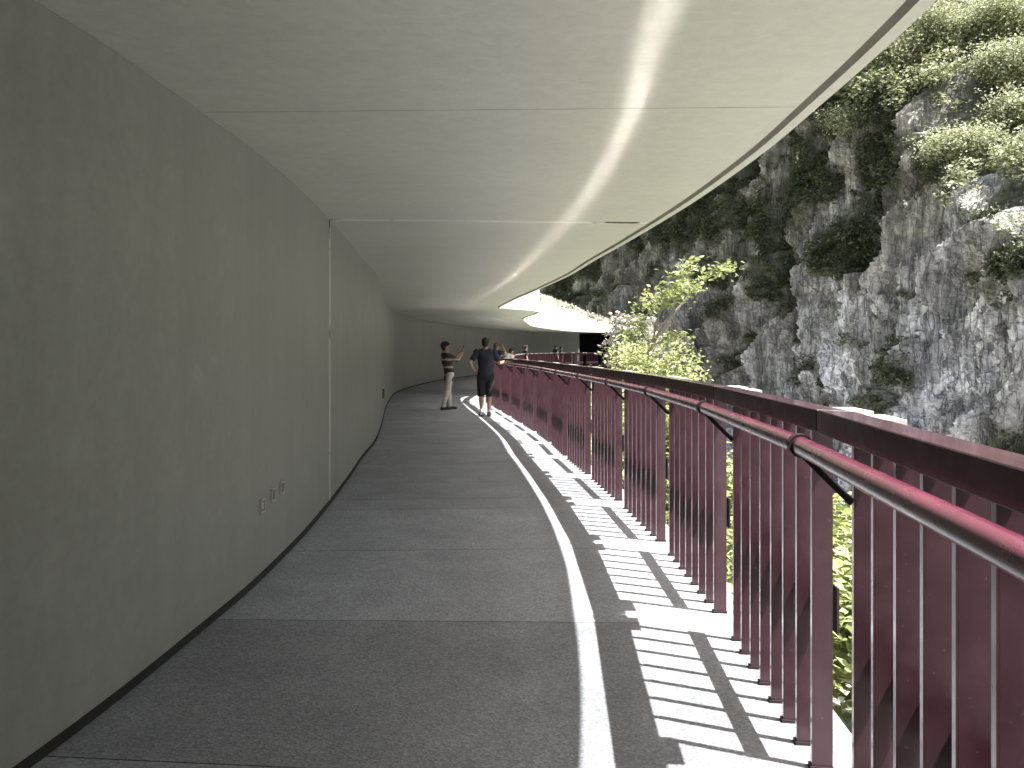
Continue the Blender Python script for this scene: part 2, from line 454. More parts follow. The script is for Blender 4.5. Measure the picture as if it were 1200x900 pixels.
np_mesh('joint_cover', V_, F_, M['joint'], shed)
# fine seam between two ceiling pours
i_ = station_at_wall_y(4.3); a_ = WALL[i_]; c_ = EI[.09][i_]; d_ = (c_-a_)/np.linalg.norm(c_-a_); t_ = np.array([-d_[1], d_[0]])
V_ = []
for z_ in (H_CEIL-.0015, H_CEIL+.01):
    for p_, sg in ((a_+d_*.01, -1), (a_+d_*.01, 1), (c_-d_*.01, 1), (c_-d_*.01, -1)): V_.append((*(p_+t_*.0020*sg), z_))
np_mesh('ceiling_seam', V_, F_, simple('seam_shadow', (.30, .29, .25), .9), shed)
t0_ = (WALL[1]-WALL[0])/np.linalg.norm(WALL[1]-WALL[0])
MB().box(-.3, -.01, -3.6, .3, -.3, 3.3, Matrix.Translation((WALL[0][0], WALL[0][1], 0)) @ Matrix.Rotation(math.atan2(t0_[1], t0_[0]), 4, 'Z')).build('added_end_block', M['wall'], shed)  # unseen wall added to shut out light from the open near end
# shadow-gap skirting along the foot of the wall
V = []; WI = off(WALL, .012)
for i in range(0, S_END+1, 3):
    V += [(WALL[i][0], WALL[i][1], .003), (WI[i][0], WI[i][1], .003), (WI[i][0], WI[i][1], .04), (WALL[i][0], WALL[i][1], .04)]
n = len(V)//4; F = []
for i in range(n-1):
    for k in range(4): F.append((4*i+k, 4*i+(k+1) % 4, 4*i+4+(k+1) % 4, 4*i+4+k))
np_mesh('skirting', V, np.array(F), M['dark_gap'], shed)
# tunnel mouth where the wall ends
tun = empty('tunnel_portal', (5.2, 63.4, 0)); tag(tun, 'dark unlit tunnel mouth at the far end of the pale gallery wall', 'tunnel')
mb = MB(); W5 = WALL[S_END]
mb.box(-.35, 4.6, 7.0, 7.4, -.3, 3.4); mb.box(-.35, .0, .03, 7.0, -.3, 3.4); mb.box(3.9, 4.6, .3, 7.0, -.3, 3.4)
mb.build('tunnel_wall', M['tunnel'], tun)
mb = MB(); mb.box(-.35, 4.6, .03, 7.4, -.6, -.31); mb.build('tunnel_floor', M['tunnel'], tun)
mb = MB(); mb.box(-.36, 5.6, -.25, 7.42, 2.76, 3.12); mb.build('tunnel_roof', M['tunnel'], tun)  # roof stretched past the mouth to keep sun off the wall end

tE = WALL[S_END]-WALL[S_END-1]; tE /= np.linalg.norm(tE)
MB().box(.003, .08, -.02, .38, -.02, H_CEIL+.03, Matrix.Translation((WALL[S_END][0]-5.2, WALL[S_END][1]-63.4, 0)) @ Matrix.Rotation(math.atan2(tE[1], tE[0]), 4, 'Z')).build('added_dark_strip', M['tunnel'], tun)  # dark strip added over the wall end that catches the sun
# sockets and small plates on the wall
def wall_at(y, d=0.0):
    i = station_at_wall_y(y); t = WALL[i+1]-WALL[i-1]; t /= np.linalg.norm(t); n_ = np.array([t[1], -t[0]])
    # interpolate
    y0, y1 = WALL[i-1], WALL[i+1]; f = (y-y0[1])/(y1[1]-y0[1]); p = y0*(1-f)+y1*f + n_*d
    return p, math.atan2(t[1], t[0])
def socket(y, z, label, style):
    p, a = wall_at(y, .001)
    o = empty('wall_socket', (p[0], p[1], z), a); tag(o, label, 'wall socket', 'small sockets low on the grey wall')
    s_ = .045
    f = MB()
    f.box(-s_, s_, -.014, 0, -s_, -s_+.012); f.box(-s_, s_, -.014, 0, s_-.012, s_)
    f.box(-s_, -s_+.012, -.014, 0, -s_+.012, s_-.012); f.box(s_-.012, s_, -.014, 0, -s_+.012, s_-.012)
    f.build('frame', M['plastic'], o)
    MB().box(-s_+.012, s_-.012, -.004, 0, -s_+.012, s_-.012).build('face_plate', M['plastic_dark'], o)
    if style == 0: MB().box(-.022, .022, -.010, -.0045, -.022, .022).build('rocker', M['plastic'], o, bevel=.002)
    elif style == 1: MB().box(-.012, .012, -.009, -.0045, -.026, .026).build('outlet', M['plastic_dark'], o, bevel=.002)
    else:
        q = MB()
        q.tube([(0, -.0045, 0), (0, -.010, 0)], .02, 14); q.build('outlet', M['plastic_dark'], o)
# wall sockets: x to the right along the wall, -y out of the wall (local)
socket(5.25, .462, 'small square wall socket with a pale centre, nearest of three in a row', 0)
socket(5.50, .488, 'small square wall socket with a bright left rim, middle of three in a row', 1)
socket(5.74, .497, 'small dark square wall socket, farthest of three in a row before the steel joint', 2)
p, a = wall_at(17.0, .001)
o = empty('junction_box', (p[0], p[1], .55), a); tag(o, 'slim dark box low on the wall just before the bend', 'junction box')
MB().box(-.05, .05, -.035, 0, -.10, .10).build('housing', M['plastic_dark'], o, bevel=.004)
MB().box(-.04, .04, -.041, -.036, -.09, .09).build('lid', M['plastic_dark'], o)

# ------------------------------------------------------------------ railing
PITCH = 1.70
def walk_chords(P, start, step):
    """points on polyline P (dense) successively `step` apart by chord"""
    pts = [P[start]]; i = start
    while True:
        c = pts[-1]; j = i
        while j < len(P)-1 and np.linalg.norm(P[j+1]-c) < step: j += 1
        if j >= len(P)-1: break
        a, b_ = P[j], P[j+1]; lo, hi = 0.0, 1.0
        for _ in range(30):
            md = .5*(lo+hi)
            if np.linalg.norm(a+(b_-a)*md-c) < step: lo = md
            else: hi = md
        pts.append(a+(b_-a)*lo); i = j
    return np.array(pts)
dense = np.vstack([np.stack([np.interp(np.linspace(0, len(RAIL)-1, 6000), np.arange(len(RAIL)), RAIL[:, k]) for k in (0, 1)], 1)])
i0 = int(np.argmin(np.abs(dense[:, 1]-2.60)+(dense[:, 1] < 0)*9))
fw = walk_chords(dense, i0, PITCH); bw = walk_chords(dense[:i0+1][::-1], 0, PITCH)
knots = np.vstack([bw[1:4][::-1], fw])
FIRST = 3 - 2      # index of nearest bay partly in the frame

def make_bay():
    o = empty('railing_bay')
    L = PITCH
    # local: x along the walk, -y outward over the gorge
    mb = MB(); mb.box(.006, L-.006, -.052, .060, 1.190, 1.262)
    for v_ in mb.bm.verts:                      # top tilted outward to aim its sun reflection on the ceiling
        if v_.co.z > 1.25 and v_.co.y < 0: v_.co.z -= .0052
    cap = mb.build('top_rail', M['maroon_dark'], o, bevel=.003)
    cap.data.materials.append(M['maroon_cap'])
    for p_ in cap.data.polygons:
        if p_.normal.z > .9: p_.material_index = 1  # only the top stays lighter; the sides' shade is in their colour
    MB().box(.05, .24, -.135, -.0525, 1.236, 1.254).build('end_tab', M['pale_metal'], cap)
    MB().box(L-.26, L-.06, -.125, -.0525, 1.234, 1.253).build('end_tab', M['pale_metal'], cap)
    hr = MB().tube([(-.004, 0.118, 1.152), (L*.5, 0.118, 1.152), (L+.004, 0.118, 1.152)], .0295, 20, cap=False).build('handrail', M['maroon_rail'], o, smooth=True)
    MB().tube([(L-.055, 0.118, 1.152), (L-.015, 0.118, 1.152)], .037, 20).build('collar', M['maroon_dark'], hr)
    for x in [.265+.181*k for k in range(8)]:
        mb = MB()
        Rz = Matrix.Translation((x, -.005, 0)) @ Matrix.Rotation(R(-4), 4, 'Z')
        zt = 1.189
        # C-section: web across the rail line, flange on the walkway side, thin lip outside
        mb.box(-.004, .004, -.064, -.006, .012, zt, Rz)
        mb.box(-.004, .020, -.0055, .0, .012, zt, Rz)
        mb.box(-.003, .008, -.0695, -.0645, .012, zt, Rz)
        s_ = mb.build('slat', M['maroon'], o); s_.data.materials.append(M['maroon_sheen'])
        for p_ in s_.data.polygons:
            if p_.center.y > -.0065 and p_.normal.y > .8: p_.material_index = 1
        MB().box(-.012, .032, -.072, .006, .001, .0115, Rz).build('foot_plate', M['maroon_dark'], s_)
    MB().box(.25, 1.55, -.094, -.086, .47, .63).build('added_shadow_plate', M['maroon_dark'], o)  # plate added to cast the second shadow stripe on the floor
    br = MB().bar((1.534, -.002, 1.0), (1.66, .110, 1.125), .009, .020)
    br.build('bracket', M['maroon_dark'], o)
    return o
proto = make_bay()
bpy.context.view_layer.update()
kids = {}
for ob in list(bpy.data.objects):
    if ob.parent is not None: kids.setdefault(ob.parent.name, []).append((ob, None))
ORD = ['first', 'second', 'third', 'fourth', 'fifth', 'sixth', 'seventh', 'eighth', 'ninth', 'tenth', 'eleventh', 'twelfth', 'thirteenth',
       'fourteenth', 'fifteenth', 'sixteenth', 'seventeenth', 'eighteenth', 'nineteenth', 'twentieth', 'twenty-first', 'twenty-second', 'twenty-third', 'twenty-fourth', 'twenty-fifth']
nb = len(knots)-1
bays = []
for i in range(nb):
    a, b_ = knots[i], knots[i+1]
    ob = proto if i == 0 else copy_tree(proto, None, kids)
    ob.location = (a[0], a[1], 0); ob.rotation_euler = (0, 0, math.atan2(b_[1]-a[1], b_[0]-a[0]))
    bays.append((ob, a, b_))
near_n = [k for k, (ob, a, b_) in enumerate(bays) if a[1] < 24]
for k, (ob, a, b_) in enumerate(bays):
    if b_[1] < 1.0:
        lab = 'maroon slatted railing bay behind the photographer, continuing the near railing'
    elif a[1] < 24:
        q = k-2
        lab = f'maroon slatted railing bay with pipe handrail, {ORD[q]} counted from the right edge of the photo'
        if q == 0: lab = 'nearest maroon slatted railing bay with pipe handrail, cut by the right edge of the photo'
    else:
        q = nb-1-k
        lab = f'small maroon railing bay on the far bend, {ORD[min(q, 24)]} counted from the dark tunnel mouth'
        if q == 0: lab = 'last maroon railing bay on the far bend, right beside the dark tunnel mouth'
    tag(ob, lab, 'railing', 'maroon railing bays along the walkway edge')

# ------------------------------------------------------------------ cliff across the gorge
CL = catmull([(34, -22), (27, 8), (24.5, 26), (21.5, 38), (19.5, 48), (16.5, 60), (12.0, 80), (3, 104), (-18, 128), (-50, 150)], 60)
ca = arc(CL)
NU, NH = 1080, 420
su = np.linspace(0, 1, NU); 
# denser where it is in view
umap = np.interp(su, [0, .08, .80, 1], [0, ca[int(len(ca)*.17)], ca[int(len(ca)*.80)], ca[-1]])
cx = np.interp(umap, ca, CL[:, 0]); cy = np.interp(umap, ca, CL[:, 1])
tx = np.gradient(cx); ty = np.gradient(cy); l = np.hypot(tx, ty); tx /= l; ty /= l
nx, ny = -ty, tx                      # toward the walkway
hh = np.interp(np.linspace(0, 1, NH), [0, .72, 1], [-9.5, 20, 62])
U, Hh = np.meshgrid(umap, hh, indexing='ij'); CX = np.repeat(cx[:, None], NH, 1); CY = np.repeat(cy[:, None], NH, 1)
NX = np.repeat(nx[:, None], NH, 1); NY = np.repeat(ny[:, None], NH, 1)
Yb = CY
# height at which the rock leans back into the wooded slope: low on the near right, high farther off
brk = np.interp(Yb, [20, 31, 36, 40, 43, 47, 56, 80, 130], [6.0, 6.0, 6.0, 8.5, 11.5, 15.5, 19, 22, 20])
back = np.where(Hh < brk, (Hh+9.5)*.10, (brk+9.5)*.10 + (Hh-brk)*np.interp(Yb, [30, 44, 52, 60], [1.35, 1.35, .9, .85]))
p = np.stack([U.ravel(), np.zeros(U.size), Hh.ravel()], 1)
q1 = p*np.array([.055, 1, .035]); q2 = p*np.array([.20, 1, .07]); q3 = p*np.array([.75, 1, .22])
d = 3.2*fbm(q1, 3, 11) + 1.5*(1-2*np.abs(fbm(q2, 4, 23))) + .35*fbm(q3, 4, 37)
warp = np.stack([fbm(p*.15, 3, 5), np.zeros(len(p)), fbm(p*.15, 3, 6)], 1)
# slanting jointed blocks
sh = p.copy(); sh[:, 0] += .28*sh[:, 2]
cv, ce, cg = cells((sh+1.6*warp)*np.array([.36, 1, .13])+3.3, 41)
d += 1.7*(cv-.5) + 1.3*cg[:, 0] + .7*cg[:, 2]
cv2, ce2, cg2 = cells((sh+.8*warp)*np.array([1.05, 1, .38]), 61)
d += .75*(cv2-.5) + .55*cg2[:, 0] + .22*cg2[:, 2]
cv3, ce3, cg3 = cells((sh+.4*warp)*np.array([2.6, 1, 1.1]), 81)
d += .26*(cv3-.5) + .20*cg3[:, 0]
cv4, ce4, cg4 = cells((sh+.2*warp)*np.array([5.5, 1, 1.9]), 95)
d += .11*(cv4-.5) + .07*cg4[:, 0]
d -= .5*np.clip(.10-ce, 0, .1)/.1
d = d.reshape(U.shape)
Dn = d - back
PX = CX+NX*Dn; PY = CY+NY*Dn
PZ = Hh + .25*fbm(q3+9, 3, 77).reshape(U.shape)
V = np.stack([PX, PY, PZ], 2).reshape(-1, 3)
ii = np.arange(NU-1)[:, None]*NH+np.arange(NH-1)[None, :]
F = np.stack([ii, ii+NH, ii+NH+1, ii+1], 2).reshape(-1, 4)
cliff = np_mesh('cliff', V, F, M['rock']); tag(cliff, kind='structure')
pale = np.clip((fbm(p*np.array([.16, 1, .10]), 4, 91)*1.9 + .42 - np.clip((p[:, 2]-1.0)/7.5, -1.2, 3)*.55), 0, 1)*np.clip(.25+1.1*cv, 0, 1)
pale = np.clip(pale + np.exp(-((Yb.ravel()-40.5)/4.0)**2-((p[:, 2]-1.0)/4.2)**2)*np.clip(cv*1.6-.1, 0, 1), 0, 1)
mossn = .55*fbm(p*np.array([.15, 1, .16])+40, 5, 101, .6)+.65*fbm(p*np.array([.55, 1, .42])+70, 4, 111, .6)
slope_bias = np.where(Hh.ravel() > brk.ravel()-1.5, .25, 0)
mossv = np.clip((mossn*2.4 + .06 - .35*np.exp(-((Yb.ravel()-40.5)/4.0)**2-((p[:, 2]-1.0)/4.2)**2) + slope_bias + np.clip((p[:, 2]-4)/9, -.5, .5)*.5 + .16*(p[:, 2] > 5)*(Yb.ravel() > 45))*1.6, 0, .92)
a1 = cliff.data.attributes.new('pale_stone', 'FLOAT', 'POINT'); a1.data.foreach_set('value', (pale*(1-mossv)).astype(np.float32))
a2 = cliff.data.attributes.new('moss', 'FLOAT', 'POINT'); a2.data.foreach_set('value', mossv.astype(np.float32))

# ------------------------------------------------------------------ gorge ground
gx = np.concatenate([np.linspace(-140, -14, 24), np.linspace(-13, 30, 130), np.linspace(32, 160, 24)])
gy = np.concatenate([np.linspace(-120, -12, 20), np.linspace(-10, 80, 200), np.linspace(82, 220, 26)])
GX, GY = np.meshgrid(gx, gy, indexing='ij')
P2 = np.stack([GX.ravel(), GY.ravel()], 1)
rs = RAIL[::4]; rt = np.gradient(rs, axis=0); rt /= np.linalg.norm(rt, axis=1)[:, None]; rn = np.stack([rt[:, 1], -rt[:, 0]], 1)
best = np.full(len(P2), 9e9); sd = np.zeros(len(P2)); bi = np.zeros(len(P2), int)
for k in range(len(rs)):
    dv = P2-rs[k]; dd = (dv**2).sum(1); m_ = dd < best
    best = np.where(m_, dd, best); sd = np.where(m_, np.sign(dv@rn[k])*np.sqrt(dd), sd); bi = np.where(m_, k, bi)
ws = WALL[::4]; wt = np.gradient(ws, axis=0); wt /= np.linalg.norm(wt, axis=1)[:, None]; wn = np.stack([wt[:, 1], -wt[:, 0]], 1)
bw_ = np.full(len(P2), 9e9); sw = np.zeros(len(P2))
for k in range(len(ws)):
    dv = P2-ws[k]; dd = (dv**2).sum(1); m_ = dd < bw_
    bw_ = np.where(m_, dd, bw_); sw = np.where(m_, np.sign(dv@wn[k])*np.sqrt(dd), sw)
sd = np.where(sd < -.2, np.where(sw > -.6, -1.0, sw-2.6), sd)
z = np.interp(sd, [-60, -9, -4.6, -3.4, .25, .5, 1.5, 4.0, 8.0, 13, 60], [48, 6, 3.2, -.6, -.6, -.7, -1.1, -2.9, -6.2, -7.6, -8.2])
lowf = np.clip((P2[:, 1]-50)/8, 0, 1)*np.clip((P2[:, 0]+22)/10, 0, 1)      # keep the hill low behind the far roof
z = np.where(sd < -3.4, z*(1-lowf)+np.minimum(z, 2.9)*lowf, z)
g3 = np.stack([P2[:, 0], P2[:, 1], np.zeros(len(P2))], 1)
z += np.where(sd > .6, np.clip((sd-.6)/3, 0, 1), np.clip((-4.5-sd)/3, 0, 1))*(.9*fbm(g3*.22, 4, 3)+.25*fbm(g3*1.1, 3, 4))
z = np.where((P2[:, 1] > 61) & (P2[:, 0] > -3), np.minimum(z, -.7), z)
terr = np_mesh('terrain', np.stack([P2[:, 0], P2[:, 1], z], 1), np.stack([(ii2 := np.arange(len(gx)-1)[:, None]*len(gy)+np.arange(len(gy)-1)[None, :]), ii2+len(gy), ii2+len(gy)+1, ii2+1], 2).reshape(-1, 4), M['ground'], smooth=True)
tag(terr, kind='structure')
mo = np.clip(1-(sd-4.5)/2.5, 0, 1)*np.where(sd > -60, 1, 0)*np.clip(.75+fbm(g3*.4, 3, 8), 0, 1)
a3 = terr.data.attributes.new('moss', 'FLOAT', 'POINT'); a3.data.foreach_set('value', mo.astype(np.float32))
def ground_z(x, y):
    i = int(np.clip(np.searchsorted(gx, x)-1, 0, len(gx)-2)); j = int(np.clip(np.searchsorted(gy, y)-1, 0, len(gy)-2))
    Z = z.reshape(len(gx), len(gy)); fx = (x-gx[i])/(gx[i+1]-gx[i]); fy = (y-gy[j])/(gy[j+1]-gy[j])
    return float((Z[i, j]*(1-fx)+Z[i+1, j]*fx)*(1-fy)+(Z[i, j+1]*(1-fx)+Z[i+1, j+1]*fx)*fy)
wl = np_mesh('river', [(-60, -100, -8.35), (60, -100, -8.35), (60, 200, -8.35), (-60, 200, -8.35)], np.array([(0, 1, 2, 3)]), simple('river_water', (.16, .22, .24), .08, var=.2, scale=.5, bmp=.1))
tag(wl, kind='structure')

# ------------------------------------------------------------------ foliage
def leaf_quads(C, size, up=.35, elong=1.9):
    """C (n,3) centres -> diamond leaves with a slight fold"""
    n = len(C); C = np.asarray(C)
    nrm_ = rng.normal(size=(n, 3)); nrm_[:, 2] = np.abs(nrm_[:, 2])+up*2; nrm_ /= np.linalg.norm(nrm_, axis=1)[:, None]
    a = rng.normal(size=(n, 3)); a -= nrm_*(a*nrm_).sum(1)[:, None]; a /= np.linalg.norm(a, axis=1)[:, None]
    b_ = np.cross(nrm_, a)
    s_ = (np.asarray(size)*np.ones(n)*rng.uniform(.6, 1.35, n))[:, None]
    V = np.empty((n, 4, 3))
    V[:, 0] = C-a*s_*elong*.5; V[:, 1] = C+b_*s_*.5+nrm_*s_*.12; V[:, 2] = C+a*s_*elong*.5-nrm_*s_*.1; V[:, 3] = C-b_*s_*.5+nrm_*s_*.12
    return V.reshape(-1, 3), np.arange(4*n).reshape(n, 4)
def clump_points(centres, radii, per):
    out = []
    for c, r, k in zip(centres, radii, per):
        v = rng.normal(size=(k, 3)); v /= np.linalg.norm(v, axis=1)[:, None]
        v *= (rng.uniform(.25, 1, k)**.5)[:, None]
        v[:, 2] = v[:, 2]*.6
        out.append(np.asarray(c)+v*r)
    return np.vstack(out)
# (a) scrub clinging to the cliff face where it is mossy
idxs = np.arange(len(V_cl := np.stack([PX, PY, PZ], 2).reshape(-1, 3)))
vis = (V_cl[:, 1] > 18) & (V_cl[:, 1] < 118) & (V_cl[:, 2] > -9) & (V_cl[:, 2] < 28)
face = vis & (Hh.ravel() < brk.ravel()+.5)
wgt = np.clip(mossv-.40, 0, 1)**1.3*face*np.clip(60/np.maximum(V_cl[:, 1], 10), .4, 2)
pick = rng.choice(idxs, size=4200, replace=False, p=wgt/wgt.sum())
nn = np.stack([NX.ravel(), NY.ravel(), np.zeros(NX.size)], 1)
cs = V_cl[pick]+nn[pick]*.25
rad = rng.uniform(.15, .75, len(pick))
pts = clump_points(cs, rad, (rad*80).astype(int)+8)
LV, LF = leaf_quads(pts, rng.uniform(.07, .16, len(pts)))
tag(np_mesh('cliff_scrub', LV, LF, M['leaf_cliff']), kind='stuff')
# (b) wooded slope above the rock on the near right: many small bushes, reads as one mass
slope = (V_cl[:, 1] > 24) & (V_cl[:, 1] < 64) & (Hh.ravel() > brk.ravel()-.3) & (V_cl[:, 2] < 30)
thin = np.clip(.55+1.4*fbm(V_cl*.22, 3, 131), .03, 1)
wgt = slope*thin*1.0
pick = rng.choice(idxs, size=2300, replace=False, p=wgt/wgt.sum())
cs = V_cl[pick]+nn[pick]*rng.uniform(.1, .9, len(pick))[:, None]; cs[:, 2] += rng.uniform(.1, .8, len(pick))
rad = rng.uniform(.4, 1.25, len(pick))
pts = clump_points(cs, rad, (rad*130).astype(int)+10)
LV, LF = leaf_quads(pts, rng.uniform(.07, .16, len(pts)), up=.7)
tag(np_mesh('slope_undergrowth', LV, LF, M['leaf_canopy']), kind='stuff')
# (c) bank scrub beside the walkway
cand = rng.uniform([-2, -2], [10, 62], size=(5000, 2))
cs = []
for x, y in cand:
    k = np.argmin(((rs-(x, y))**2).sum(1)); dd = float((np.array([x, y])-rs[k])@rn[k])
    if .95 < dd < 5.5 and np.linalg.norm(np.array([x, y])-rs[k]) < 6 and not (61 < y and x < 9): cs.append((x, y, ground_z(x, y)+rng.uniform(0, .25)))
cs = np.array(cs[:900]); rad = rng.uniform(.2, .5, len(cs))
pts = clump_points(cs, rad, (rad*110).astype(int)+6)
LV, LF = leaf_quads(pts, rng.uniform(.05, .10, len(pts)))
tag(np_mesh('bank_scrub', LV, LF, M['leaf']), kind='stuff')

def plant(name, label, cat, base, limbs, leafm, leaf=.09, per=60, crown=None, group=None, barkm=None, spread=.28):
    """limbs: list of (points, r0, r1, leafy_from) in local coords"""
    o = empty(name, base); tag(o, label, cat, group)
    tk = MB(); L = []
    for pts_, r0, r1, lf in limbs:
        P = catmull(pts_, 5); n_ = len(P)
        tk.tube([tuple(q) for q in P], list(np.linspace(r0, r1, n_)), 7)
        for k in range(n_):
            if k/(n_-1) >= lf:
                c = P[k]; m_ = per
                w_ = rng.normal(size=(m_, 3))*np.array([spread, spread, spread*.45]); L.append(c+w_)
    tk.build('trunk', barkm or M['bark'], o, smooth=True)
    if crown is not None: L.append(crown)
    LV, LF = leaf_quads(np.vstack(L), leaf, up=.5)
    np_mesh('crown', LV, LF, leafm, o)
    return o
def random_limbs(h, spread, n, r0=.05):
    ls = []
    for k in range(n):
        a = rng.uniform(0, 2*math.pi); e = rng.uniform(.35, 1.0)
        tip = np.array([math.cos(a)*spread*e, math.sin(a)*spread*e, h*rng.uniform(.55, 1.0)])
        mid = tip*np.array([.35, .35, .55])+rng.normal(size=3)*.08
        ls.append(([(0, 0, -.2), tuple(mid), tuple(tip)], r0, .008, .45))
    return ls
# sapling reaching over the gorge, sunlit
bx, by = 3.35, 20.0; bz = ground_z(bx, by)
T = lambda px, py, Y=20.0: np.array([(px-600)*Y/970-bx, Y-by, 1.45+(410-py)*Y/970-bz])
limbs = [([(0, 0, -.3), T(757, 440), T(765, 405), T(780, 378), T(803, 352), T(812, 338), T(826, 328), T(842, 318), T(856, 312)], .05, .010, .80),
         ([T(765, 405), T(768, 385, 19.8), T(775, 362, 19.7), T(785, 340, 19.6), T(800, 322, 19.6), T(812, 308, 19.5)], .03, .008, .38),
         ([T(775, 362, 19.7), T(785, 352, 19.3), T(800, 340, 19.1), T(812, 335, 19.0)], .018, .006, .3),
         ([T(768, 385), T(760, 362, 20.3), T(768, 345, 20.4)], .018, .006, .45),
         ([T(765, 405), T(752, 390, 20.2), T(750, 372, 20.4)], .02, .006, .3),
         ([T(765, 405), T(780, 398, 19.6), T(795, 392, 19.4)], .02, .006, .3),
         ([T(760, 420), T(742, 402, 20.4), T(738, 392, 20.5)], .02, .006, .3)]
plant('sapling', 'slender sunlit sapling with one long bare branch reaching right over the gorge', 'tree', (bx, by, bz), limbs, M['leaf'], leaf=.08, per=17, spread=.18)
def bush(name, label, px, Y, py_top, halfw, n, leafm=None, leaf=.085, per=34, group=None, cat='bush', spread=.26):
    x = (px-600)*Y/970; zb = ground_z(x, Y); top = 1.45+(410-py_top)*Y/970
    h = max(top-zb, .4); w_ = halfw*Y/970
    return plant(name, label, cat, (x, Y, zb), random_limbs(h, w_, n), leafm or M['leaf'], leaf, per, group=group, spread=spread)
bush('bush', 'dense sunlit yellow-green bush rising behind the railing below the slender sapling', 766, 18.6, 402, 46, 36, per=62, leaf=.058)
bush('bush', 'low sunlit bush at the right end of the bright bushes above the railing', 805, 21.0, 434, 26, 18, per=30)
bush('bush', 'pale dry bush with grey leaves beside the dark tunnel mouth', 737, 48.0, 372, 17, 30, M['leaf_dry'], .15, 60, spread=.4)
bush('bush', 'sunlit green bush between the dry bush and the slender sapling', 750, 34.0, 384, 13, 12, None, .11, 26, spread=.32)
nearb = [('leafy bush seen low through the widest gap in the nearest railing', 2.35, 4.6, 1.1, .55), ('leafy bush outside the railing seen through the second gap', 2.65, 7.4, 1.4, .7),
         ('leafy bush outside the railing seen through the third gap', 2.6, 10.0, 1.5, .7), ('leafy bush outside the railing seen through the fourth gap', 2.5, 13.0, 1.9, .8),
         ('tall leafy bush outside the railing seen through the fifth gap', 2.4, 16.2, 2.2, .8)]
for lab, x, y, h, w_ in nearb:
    plant('bush', lab, 'bush', (x, y, ground_z(x, y)), random_limbs(h, w_, 16), M['leaf'], .055, 60, group='bushes just outside the railing', spread=.2)
# trees on the wooded slope, top right
tree_spots = [('pale green tree leaning out at the top of the slope beside the roof edge', 40.5, 1040, 95, 3.2), ('bright sunlit tree on the wooded slope at the top of the photo', 38, 1105, 70, 3.4),
              ('sunlit tree on the slope in the upper right corner', 37, 1175, 60, 3.6), ('sunlit bushy tree hanging over the grey rock on the right', 36.5, 1130, 200, 2.4),
              ('small sunlit tree on the slope at the right edge of the photo', 35, 1190, 165, 2.6), ('sunlit tree under the roof edge on the left of the wooded slope', 42, 1010, 160, 2.6),
              ('tree in half shade above the sunlit bushes at the right edge', 37.5, 1185, 110, 3.0)]
for lab, Y, px, py, h in tree_spots:
    # stand it on the slope along its line of sight
    dirx = (px-600)/970; el = (410-py)/970
    ds = np.abs(V_cl[:, 0]/np.maximum(V_cl[:, 1], 1)-dirx)+np.abs((V_cl[:, 2]-1.45)/np.maximum(V_cl[:, 1], 1)-el)+(V_cl[:, 1] < 10)*9
    b0 = V_cl[int(np.argmin(ds))]
    lm = random_limbs(h, h*.55, 22, .09)
    plant('tree', lab, 'tree', tuple(b0-np.array([0, 0, .3])), lm, M['leaf_canopy'], .09, 100, group='trees on the wooded slope', spread=.60)
# (d) plumes and grass along the top of the far roof
bank_top = lambda y: float(np.interp(y, [24, 30, 36, 48, 55, 59, 62.5], [3.43, 3.9, 4.6, 5.2, 5.0, 4.4, 3.2]))
roof_top = lambda y: float(np.interp(y, [24, 28, 34, 57, 61.2], [3.42, 3.7, 4.1, 4.2, 3.15]))
bk_rows = []
S_BK = S_BEND+2
for i in range(S_BK, S_END+1):
    e, w_ = EDGE[i], WB[i]; L_ = np.linalg.norm(e-w_); row = []
    for t in (.05, .25, .5, .75, 1.0):
        q = e*(1-t)+w_*t
        row.append((q[0], q[1], roof_top(e[1])+.005+(bank_top(e[1])-roof_top(e[1]))*min(1, max(0, (t-.05)/.6))**.8))
    bk_rows.append(row)
Vb = np.array(bk_rows).reshape(-1, 3); nrow = len(bk_rows)
Vb[:, 2] += .12*fbm(Vb*.9, 3, 66)*(Vb[:, 2] > 3.5)
kk = np.arange(nrow-1)[:, None]*5+np.arange(4)[None, :]
tag(np_mesh('bank', Vb, np.stack([kk, kk+5, kk+6, kk+1], 2).reshape(-1, 4), M['bank_soil'], smooth=True), kind='structure')
blades = []; bl2 = []
for i in range(S_BEND-6, S_END, 1):
    for k in range(46):
        f = rng.uniform(0, 1); e = EDGE[i]; w_ = WB[i]; t = .05+.85*f
        j = min(i+1, S_END); g = rng.uniform(); e2 = EDGE[j]; w2 = WB[j]
        q = (e*(1-t)+w_*t)*(1-g)+(e2*(1-t)+w2*t)*g
        (blades if rng.uniform() < .55 else bl2).append((q[0], q[1], roof_top(e[1])-.02+(bank_top(e[1])-roof_top(e[1]))*min(1, max(0, (t-.05)/.6))**.8))
def blade_mesh(B, h0, h1, w_):
    B = np.array(B); n = len(B); h = rng.uniform(h0, h1, n); a = rng.uniform(0, 2*math.pi, n); lean = rng.uniform(.05, .45, n)*h
    dx = np.cos(a); dy = np.sin(a); V = np.empty((n, 4, 3)); ww = w_*rng.uniform(.6, 1.4, n)
    V[:, 0] = B+np.stack([-dy*ww*.3, dx*ww*.3, 0*h], 1); V[:, 1] = B+np.stack([dy*ww*.3, -dx*ww*.3, 0*h], 1)
    V[:, 2] = B+np.stack([dx*lean+dy*ww, dy*lean-dx*ww, h*.8], 1); V[:, 3] = B+np.stack([dx*lean*1.5, dy*lean*1.5, h], 1)
    return V.reshape(-1, 3), np.arange(4*n).reshape(n, 4)
gv, gf = blade_mesh(blades, .12, .55, .05); tag(np_mesh('roof_plume_grass', gv, gf, M['plume']), kind='stuff')
